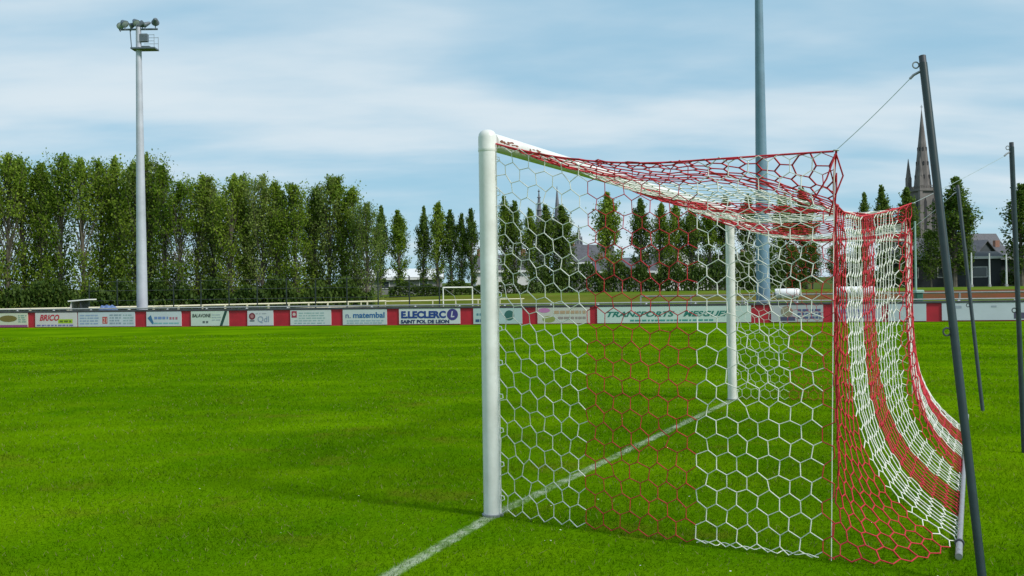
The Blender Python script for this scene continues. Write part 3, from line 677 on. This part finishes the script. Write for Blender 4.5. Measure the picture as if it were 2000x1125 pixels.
# hedges
def hedge_mesh(L, H, D, seed, n):
    r = np.random.default_rng(seed); c = r.uniform(0, 1, (n, 3))
    x = (c[:, 0]-.5)*L; top = H*(.75+.25*np.sin(x*1.7+seed)*np.sin(x*.61)); z = c[:, 2]**.7*top; y = (c[:, 1]-.5)*D*(1-.3*c[:, 2])
    Vv, Ff = quads(np.stack([x, y, z], 1), .14, r); return fastmesh('foliage', Vv, Ff, M['leaf_c'])
def hedge_stems(L, seed):
    r = random.Random(seed); mb = MB()
    for k in range(9):
        x = (k-4)*L/9+r.uniform(-.2, .2); mb.tube([(x, 0, -.3), (x+r.uniform(-.2, .2), r.uniform(-.2, .2), 1.0)], [.05, .02], 5)
    me = bpy.data.meshes.new('stems'); me.from_pydata([tuple(v) for v in mb.V], [], mb.F); me.materials.append(M['bark']); return me
hm = [hedge_mesh(8, 2.3, 1.8, 400+i, 3000) for i in range(2)]; hs = hedge_stems(8, 9)
hl = [(-49+i*6.6, 88.5, 1.55, 'dark undergrowth hedge at the foot of the dense poplar row, %s from the left' % ORD[i]) for i in range(6)]
hl += [(-9.5, 112, .72, 'low hedge below the slim poplars left of the near goal post'), (-2, 112, .72, 'low hedge hidden partly by the near goal post')]
hl += [(6+i*7.4, 112, 1.5, 'dark hedge seen through the side netting, %s from the left' % ORD[i]) for i in range(4)]
hl += [(40, 114, 1.1, 'dark hedge behind the back netting'), (62, 121, .9, 'dark hedge beneath the tree at the right edge of the photo')]
for i, (x, y, s, lb) in enumerate(hl):
    t = thing('hedge', lb, 'hedge', (x, y, float(gz(x, y))), random.Random(i).uniform(-.06, .06)+(3.14 if i % 3 == 0 else 0), 'hedges under the trees'); t.scale = (1, 1, s)
    link('foliage', hm[i % 2], t); link('stems', hs, t)['kind'] = 'stuff'

# ------------------------------------------------------------------ beyond the wall: fence, barrier, small goal, shelter
fz = lambda x, y: float(gz(x, y))
fence = thing('mesh_fence', 'tall dark wire fence on thin posts behind the left boards', 'fence', (-12.5, 62, -.5))
fp = [(-25.6, 2.4), (-23.9, 2.4), (-22.2, 2.4), (-20.5, 2.4), (-18.84, 2.44), (-17.14, 2.3), (-15.43, 2.2), (-13.66, 2.4), (-11.9, 2.3), (-10.0, 2.4), (-8.11, 2.75), (-6.22, 2.45), (-4.4, 2.4)]
for x, h in fp:
    MB().tube([(x+12.5, 0, -.2), (x+12.5, 0, h+.5)], .04, 6).build('fence_post', M['fence'], fence, True)
for z in (.5, 1.1, 1.7, 2.3, 2.85):
    MB().tube([(-13.1, 0, z), (8.1, 0, z)], .010, 4).build('wire', M['rail_dark'], fence)
bar_ = thing('rail_barrier', 'cream post and rail barrier beyond the left boards', 'barrier', (-29.5, 58, -.5))
bx = [(-29.5, 58), (-24, 60.3), (-21.71, 62), (-12.97, 72), (-9.5, 77)]
cum = []
for (xa, ya), (xb, yb) in zip(bx[:-1], bx[1:]):
    L = math.hypot(xb-xa, yb-ya); n_ = max(2, int(L/1.6))
    for z in (1.32, .95): MB().tube([(xa+29.5, ya-58, z), (xb+29.5, yb-58, z)], .055, 6).build('rail', M['rail_white'], bar_, True)
    for k in range(n_): cum.append((xa+(xb-xa)*k/n_, ya+(yb-ya)*k/n_))
for x, y in cum: MB().box(x+29.5-.05, x+29.5+.05, y-58-.05, y-58+.05, -.2, 1.36).build('barrier_post', M['rail_white'], bar_)
b2 = thing('rail_barrier', 'pale rail barrier running behind the wall below the small goal', 'barrier', (-7, 80, -.5))
for z in (1.25,): MB().tube([(-4.8, 0, z), (8, 6, z)], .05, 6).build('rail', M['rail_white'], b2, True)
for k in range(8): MB().box(-4.8+k*1.8-.04, -4.8+k*1.8+.04, k*.84-.04, k*.84+.04, -.2, 1.27).build('barrier_post', M['rail_white'], b2)
g2 = thing('small_goal', 'small white goal on the training pitch left of the near goal post', 'goal', (-6.6, 98, -.5))
ex, ey = 2.62, 4.6
for q in ((0, 0), (ex, ey)): MB().tube([(q[0], q[1], -.1), (q[0], q[1], 2.36)], .065, 10).build('post', M['white_paint'], g2, True)
MB().tube([(0, 0, 2.33), (ex, ey, 2.33)], .065, 10).build('crossbar', M['white_paint'], g2, True)
for q in ((0, 0), (ex, ey)): MB().tube([(q[0], q[1], 2.33), (q[0]+1.1, q[1]-.5, 1.5), (q[0]+1.5, q[1]-.7, 0)], .025, 6).build('net_stay', M['steel'], g2, True)
sh = thing('low_shelter', 'low white shelter with slanted roof behind the BRICO board', 'shelter', (-24.3, 58, -.40))
MB().add([(-.62, -.6, 1.66), (.52, -.6, 1.74), (.52, .6, 1.74), (-.62, .6, 1.66), (-.60, -.6, 1.60), (.52, -.6, 1.68), (.52, .6, 1.68), (-.60, .6, 1.60)], [(0, 1, 2, 3), (7, 6, 5, 4), (0, 4, 5, 1), (1, 5, 6, 2), (2, 6, 7, 3), (3, 7, 4, 0)]).build('roof', M['plastic_white'], sh)
MB().add([(-.75, -.5, 0), (-.48, -.5, 1.6), (-.42, -.5, 1.6), (-.69, -.5, 0), (-.75, .5, 0), (-.48, .5, 1.6), (-.42, .5, 1.6), (-.69, .5, 0)], [(0, 3, 2, 1), (4, 5, 6, 7), (0, 1, 5, 4), (3, 7, 6, 2), (1, 2, 6, 5), (0, 4, 7, 3)]).build('side_wall', M['render'], sh)
MB().box(.02, .10, -.5, .5, 0, 1.64).build('rear_panel', M['dark_wall'], sh); MB().box(-.5, .02, .42, .48, 0, 1.6).build('back_wall', M['render'], sh)
tp = MB(); NX, NY = 12, 8
Vt = [((i/NX-.5)*1.1, (j/NY-.5)*.9, max(0, 1.46*(1-abs(i/NX-.5)**6*40*.8)*(1-abs(j/NY-.5)**6*40*.8)+.05*math.sin(i*1.9+j))) for j in range(NY+1) for i in range(NX+1)]
tp.add(Vt, [(j*(NX+1)+i, j*(NX+1)+i+1, (j+1)*(NX+1)+i+1, (j+1)*(NX+1)+i) for j in range(NY) for i in range(NX)])
tarp = thing('tarpaulin_stack', 'low blue tarpaulin covered stack behind the pale blue board', 'tarpaulin', (-22.5, 57, -.5)); tp.build('cover', M['blue_tarp'], tarp, True)
MB().box(-.5, .5, -.4, .4, -.05, .9).build('covered_stack', M['dark_wall'], tarp)
def roll(x, y, L, label, ztop):
    zg = fz(x, y); t = thing('rolled_cover', label, 'roll', (x, y, zg), WROT, 'white rolls behind the wall'); h = ztop-zg
    MB().tube([(-L/2, 0, h-.22), (-L*.46, 0, h-.215), (L*.46, 0, h-.215), (L/2, 0, h-.22)], [.20, .22, .22, .20], 18).build('roll', M['plastic_white'], t, True)
    MB().tube([(-L/2-.06, 0, h-.22), (L/2+.06, 0, h-.22)], .05, 8).build('core', M['steel'], t, True)
    for s in (-.3, .3): MB().torus((s*L, 0, h-.22), .222, .008, Matrix.Rotation(R(90), 3, 'Y')).build('strap', M['rail_dark'], t)
    for s in (-.42, .42): MB().tube([(s*L, -.25, -.1), (s*L, 0, h-.44), (s*L, .25, -.1)], .03, 6).build('trestle', M['rail_dark'], t)
roll(11.82, 44.0, .98, 'white roll on trestles just right of the right mast', 1.39); roll(14.5, 43.2, 1.5, 'longer white roll on trestles seen through the back netting', 1.44)
bn = thing('litter_bin', 'dark green bin with a pale lid behind the wall, right of the net', 'bin', (19.05, 48, fz(19, 48)))
MB().bevbox(-.16, .16, -.16, .16, 0, 1.55, .03).build('body', M['green_box'], bn); MB().bevbox(-.20, .20, -.20, .20, 1.555, 1.68, .03).build('lid', M['pale_green'], bn)
gp = thing('slim_post', 'slim tall pale green post standing behind the bin', 'post', (19.72, 50, fz(19.7, 50)))
MB().tube([(0, 0, -.2), (0, 0, 5.0)], [.06, .045], 10).build('shaft', M['pale_green'], gp, True); MB().lathe([(.05, 5.0), (.06, 5.02), (.03, 5.06)], 10).build('cap', M['pale_green'], gp, True)
for i, (x, h) in enumerate([(26.94, 3.3), (27.99, 3.25), (28.98, 3.2)]):
    k = 112/60; x *= k; z = fz(x, 112)
    p_ = thing('lamp_post', 'pale slender post before the dark hall, %s from the left' % ORD[i], 'post', (x, 112, z), 0, 'pale posts before the dark hall')
    MB().tube([(0, 0, -.2), (0, 0, 1.5+(h-1.5)*k-z)], [.11, .07], 8).build('shaft', M['fascia'], p_, True)
    MB().box(-.16, .16, -.10, .10, 0, .25).build('footing', M['coping'], p_)
tr_ = thing('rail_barrier', 'long grey rail in front of the reddish track at right', 'barrier', (24, 60, 0))
MB().tube([(-16, 3.7, .98), (14, -3.3, .98)], .06, 6).build('rail', M['coping'], tr_, True)
for k in range(11): MB().box(-16+k*3-.05, -16+k*3+.05, 3.7-k*.7-.05, 3.7-k*.7+.05, -.6, .96).build('barrier_post', M['coping'], tr_)

# ------------------------------------------------------------------ houses and halls
def house(x, y, wdt, dep, eave, ridge, label, wallm, roofm, rz=0, wins=(), chimney=True, name='house', gable_front=False):
    t = thing(name, label, 'building', (x, y, fz(x, y)), rz)
    hw, hd = wdt/2, dep/2
    wl = MB().box(-hw, hw, -hd, hd, -1, eave)
    if gable_front: wl.add([(-hw, -hd, eave), (hw, -hd, eave), (0, -hd, ridge-.15), (-hw, hd, eave), (hw, hd, eave), (0, hd, ridge-.15)], [(0, 1, 2), (3, 5, 4)])
    else: wl.add([(-hw, -hd, eave), (-hw, hd, eave), (-hw, 0, ridge-.15), (hw, -hd, eave), (hw, hd, eave), (hw, 0, ridge-.15)], [(0, 2, 1), (3, 4, 5)])
    wl.build('wall', M[wallm], t)
    e = .35; th = .18
    rf = MB()
    if gable_front:
        for s in (-1, 1): rf.add([(s*(hw+e), -hd-e, eave-.2), (s*(hw+e), hd+e, eave-.2), (0, hd+e, ridge), (0, -hd-e, ridge), (s*(hw+e), -hd-e, eave-.2+th), (s*(hw+e), hd+e, eave-.2+th), (0, hd+e, ridge+th), (0, -hd-e, ridge+th)], [(0, 1, 2, 3), (7, 6, 5, 4), (0, 4, 5, 1), (0, 3, 7, 4), (1, 5, 6, 2)])
    else:
        for s in (-1, 1): rf.add([(-hw-e, s*(hd+e), eave-.2), (hw+e, s*(hd+e), eave-.2), (hw+e, 0, ridge), (-hw-e, 0, ridge), (-hw-e, s*(hd+e), eave-.2+th), (hw+e, s*(hd+e), eave-.2+th), (hw+e, 0, ridge+th), (-hw-e, 0, ridge+th)], [(0, 1, 2, 3), (7, 6, 5, 4), (0, 4, 5, 1), (0, 3, 7, 4), (1, 5, 6, 2)])
    r_ = rf.build('roof', M[roofm], t)
    MB().box(-hw-e, hw+e, -hd-e-.06, -hd-e-.003, eave-.28, eave+.02).build('fascia', M['fascia'], t) if not gable_front else None
    if chimney:
        for s in ((-.8, .8) if not gable_front else (.0,)): MB().box(s*hw-.35, s*hw+.35, -.3, .3, ridge-.6, ridge+1.0).build('chimney', M['brick_chimney'], r_)
    for (wx, wz, ww, wh) in wins:
        f = MB().box(wx-ww/2-.1, wx+ww/2+.1, -hd-.08, -hd+.02, wz-.1, wz+wh+.1).build('window', M['fascia'], t)
        MB().box(wx-ww/2, wx+ww/2, -hd-.10, -hd-.082, wz, wz+wh).build('pane', M['pane'], f)
    return t
row = lambda n, w_, z, ww, wh: [(-w_/2+w_*(k+.5)/n, z, ww, wh) for k in range(n)]
house(-15.5, 138, 12, 9, 2.2, 3.3, 'long low pale hall with grey walls behind the slim poplars', 'grey_wall', 'fascia', .05, row(4, 10, .9, 1.0, .8), False, 'low_hall')
house(53.5, 134, 9, 8, 3.2, 6.2, 'white house with slate roof at the foot of the church tower', 'render', 'slate', -.15, row(3, 8, 1.2, .9, 1.2), True)
house(52.5, 126, 13, 5, 3.6, 4.1, 'long dark hall left of the wide dark poplar, below the white house', 'dark_wall', 'dark_wall', -.1, [(-4, 1.2, 1.6, 1.1), (0, 1.2, 1.6, 1.1), (4, 1.2, 1.6, 1.1)], False, 'dark_hall')
house(62.0, 128, 9.5, 7, 3.5, 3.9, 'dark clad hall with pale eaves behind the slender posts', 'dark_wall', 'slate', -.12, [(-3, 1.0, 1.4, 1.2), (3, 1.0, 1.4, 1.2)], False, 'dark_hall')
house(62.8, 141, 5, 8, 3.6, 6.1, 'grey gabled house showing above the dark hall, right of the wide poplar', 'dark_wall', 'slate', -.9, [(0, 1.5, 1, 1.2)], False)
house(73.5, 150, 7, 7, 3.8, 5.6, 'small white house with dark roof near the right edge', 'render', 'slate', .2, row(2, 6, 1.5, .8, 1.1), True)
house(14.5, 190, 8, 9, 5.2, 8.4, 'slate roofed house seen between white and red netting', 'grey_wall', 'slate', .1, row(3, 9, 2.6, .9, 1.3), True)
house(17.5, 160, 9, 8, 3.0, 5.0, 'grey house low behind the red netting, left one', 'grey_wall', 'slate', -.05, row(3, 8, 1.2, .9, 1.2), True)
house(25.5, 165, 10, 8, 3.8, 6.6, 'white gable house behind the red netting, middle one', 'render', 'slate', .3, row(3, 8, 1.6, .9, 1.2), True, gable_front=True)
house(33.5, 170, 12, 8, 3.4, 5.6, 'grey house left of the far goal post', 'grey_wall', 'slate', -.1, row(4, 10, 1.5, .9, 1.2), True)
house(-1.5, 150, 8, 7, 3.2, 5.4, 'white house glimpsed between poplars left of the near goal post', 'render', 'slate', .1, row(2, 6, 1.4, .9, 1.2), True)

# ------------------------------------------------------------------ churches
def spire(mb, c, r0, z0, z1, n=8, crock=0):
    pr = [(r0*(1-t)+.12*t, z0+(z1-z0)*t) for t in np.linspace(0, 1, 8)]
    mb.lathe(pr, n, (c[0], c[1], 0))
    for k in range(crock):
        t = (k+.5)/crock; r = r0*(1-t)+.15; z = z0+(z1-z0)*t
        mb.lathe([(r, z), (r+.75*(1-t*.55), z+.25), (r+.75*(1-t*.55), z+.6), (r-.1, z+1.0)], n, (c[0], c[1], 0))
def church():
    x, y = 193.2, 480; z = fz(x, y); t = thing('church', 'tall granite church tower with a needle spire and corner pinnacles', 'church', (x, y, z), .25)
    zt = 45.6-z; h = 4.7
    MB().box(-h, h, -h, h, -3, zt).build('tower', M['stone'], t)
    for (sx_, sy_) in ((-1, -1), (1, -1), (-1, 1), (1, 1)):
        MB().box(sx_*h-.7, sx_*h+.7, sy_*h-.7, sy_*h+.7, -3, zt-.9).build('buttress', M['stone'], t)
    for k in range(4):
        Mx = Matrix.Rotation(k*math.pi/2, 4, 'Z')
        for ox in (-2.1, 2.1):
            w_ = .75; pts = [(ox-w_, -h-.06, zt-19), (ox+w_, -h-.06, zt-19), (ox+w_, -h-.06, zt-6), (ox+.35, -h-.06, zt-4.6), (ox, -h-.06, zt-4.0), (ox-.35, -h-.06, zt-4.6), (ox-w_, -h-.06, zt-6)]
            pp = [Mx @ Vector(p) for p in pts]; inn = [Mx @ Vector((p[0], -h-.003, p[2])) for p in pts]
            obj('belfry_opening', pp+inn, [tuple(range(7))]+[(i, (i+1) % 7, 7+(i+1) % 7, 7+i) for i in range(7)], M['opening'], t)
    MB().box(-h-.9, h+.9, -h-.9, h+.9, zt-.85, zt+.35).build('gallery', M['stone'], t)
    mb = MB()
    for k in range(12):
        a = -h-.8+k*(2*h+1.6)/11
        for s in (-1, 1): mb.box(a-.16, a+.16, s*(h+.75)-.12, s*(h+.75)+.12, zt+.35, zt+1.5); mb.box(s*(h+.75)-.12, s*(h+.75)+.12, a-.161, a+.159, zt+.352, zt+1.498)
    for s in (-1, 1): mb.box(-h-.95, h+.95, s*(h+.75)-.15, s*(h+.75)+.15, zt+1.5, zt+1.8)
    mb.build('balustrade', M['stone'], t)['kind'] = 'stuff'
    mb = MB(); spire(mb, (0, 0), 4.1, zt+.35, 83.0-z); mb.build('spire', M['stone'], t)
    mb = MB()
    for k in range(8):
        th = k*math.pi/4; 
        for q in (.15, .32, .5): 
            r = 4.1*(1-q)*.95; zc = zt+.35+(83.0-z-zt)*q; c = Vector((r*math.cos(th+.39), r*math.sin(th+.39), zc)); mb.box(c.x-.22, c.x+.22, c.y-.22, c.y+.22, zc-.9, zc+.9)
    mb.build('spire_lights', M['opening'], t)['kind'] = 'stuff'
    for (sx_, sy_) in ((-1, -1), (1, -1), (-1, 1), (1, 1)):
        mb = MB().box(sx_*4.4-1.0, sx_*4.4+1.0, sy_*4.4-1.0, sy_*4.4+1.0, zt+.36, zt+6.0); spire(mb, (sx_*4.4, sy_*4.4), 1.25, zt+6.0, zt+15.0); mb.build('pinnacle', M['stone'], t)
    MB().tube([(0, 0, 82.5-z), (0, 0, 85.5-z)], .10, 5).box(-.7, .7, -.08, .08, 84.4-z, 84.6-z).build('finial_cross', M['opening'], t)
    nv = MB().box(4.8, 40, -6, 6, -3, 12).add([(4.8, -6.5, 12), (40, -6.5, 12), (40, 0, 20), (4.8, 0, 20), (4.8, 6.5, 12), (40, 6.5, 12)], [(0, 1, 2, 3), (3, 2, 5, 4), (0, 3, 4), (1, 5, 2)]); nv.build('nave', M['slate'], t)
church()
def far_spire(x, y, top, zs, r, label, crock):
    z = fz(x, y); t = thing('distant_spire', label, 'church', (x, y, z)); zt = zs-z
    MB().box(-r, r, -r, r, -3, zt).build('tower', M['lead'], t)
    mb = MB(); spire(mb, (0, 0), r*.98, zt, top-z, 8, crock); mb.build('spire', M['lead'], t)
    for sx_ in (-1, 1):
        for sy_ in (-1, 1):
            mb = MB(); spire(mb, (sx_*r*.85, sy_*r*.85), r*.25, zt-.01, zt+r*2.2); mb.build('pinnacle', M['lead'], t)
    MB().box(-r-.4, r+.4, -r-.4, r+.4, zt-1.2, zt-.3).build('cornice', M['lead'], t)
far_spire(17.1, 620, 62.5, 36, 2.7, 'distant stone spire with ringed ledges, left of the thin spire', 7)
far_spire(28.1, 620, 64.0, 38, 2.6, 'thin plain distant spire right of the ringed one', 0)
far_spire(36.9, 560, 36.5, 26, 1.9, 'short distant pointed turret right of the bright broad poplar', 0)

# ------------------------------------------------------------------ turf blades and daisies
rb = np.random.default_rng(3)
def scatter(y0, y1, dens):
    wmax = 1.08*y1/2+2.2; n = int(dens*(y1-y0)*2*wmax); y = rb.uniform(y0, y1, n); x = rb.uniform(-wmax, wmax, n)
    k = np.abs(x) < 1.08*y/2+2.0; return x[k], y[k]
Vs, n_b = [], 0
for y0, y1, dens, wb, hb in [(3.6, 5.5, 3000, .0028, .023), (5.5, 7, 3000, .0030, .023), (7, 9, 2300, .0034, .023), (9, 12, 1500, .0042, .023), (12, 16, 900, .0056, .023), (16, 22, 480, .008, .023), (22, 30, 230, .012, .023), (30, 38, 110, .016, .022)]:
    x, y = scatter(y0, y1, dens); n = len(x); th = rb.uniform(0, 6.283, n); h = hb*rb.uniform(.55, 1.35, n)*(.85+.35*np.sin(x*2.3+1.7*np.sin(y*1.9))*np.sin(y*2.1)); wv = wb*rb.uniform(.7, 1.3, n)
    ln = rb.normal(0, .8, (n, 2))*h[:, None]
    bx_ = np.cos(th)*wv; by_ = np.sin(th)*wv; z0 = np.full(n, -.002)
    Vs.append(np.stack([np.stack([x-bx_, y-by_, z0], 1), np.stack([x+bx_, y+by_, z0], 1), np.stack([x+ln[:, 0], y+ln[:, 1], h], 1)], 1).reshape(-1, 3))
Vs = np.concatenate(Vs)
gr = link('turf_grass', fastmesh('turf_grass', Vs, np.arange(len(Vs)).reshape(-1, 3), M['blade'])); gr['kind'] = 'stuff'; gr['label'] = 'short mown grass blades of the pitch'; gr['category'] = 'grass'
mb = MB(); rd = random.Random(8)
for k in range(40):
    y = 5+rd.random()**1.5*9; x = rd.uniform(-.5, .5)*y*1.1+(.8 if rd.random() < .5 else 0); z = rd.uniform(.025, .04); r_ = rd.uniform(.003, .007); tl = rd.uniform(-.4, .4)
    mb.add([(x+r_*math.cos(6.283*i/6), y+r_*math.sin(6.283*i/6), z+r_*tl*math.cos(6.283*i/6)) for i in range(6)], [tuple(range(6))])
dz = mb.build('daisies', M['petal']); dz['kind'] = 'stuff'; dz['label'] = 'scattered tiny white clover and daisy heads in the turf'; dz['category'] = 'flowers'
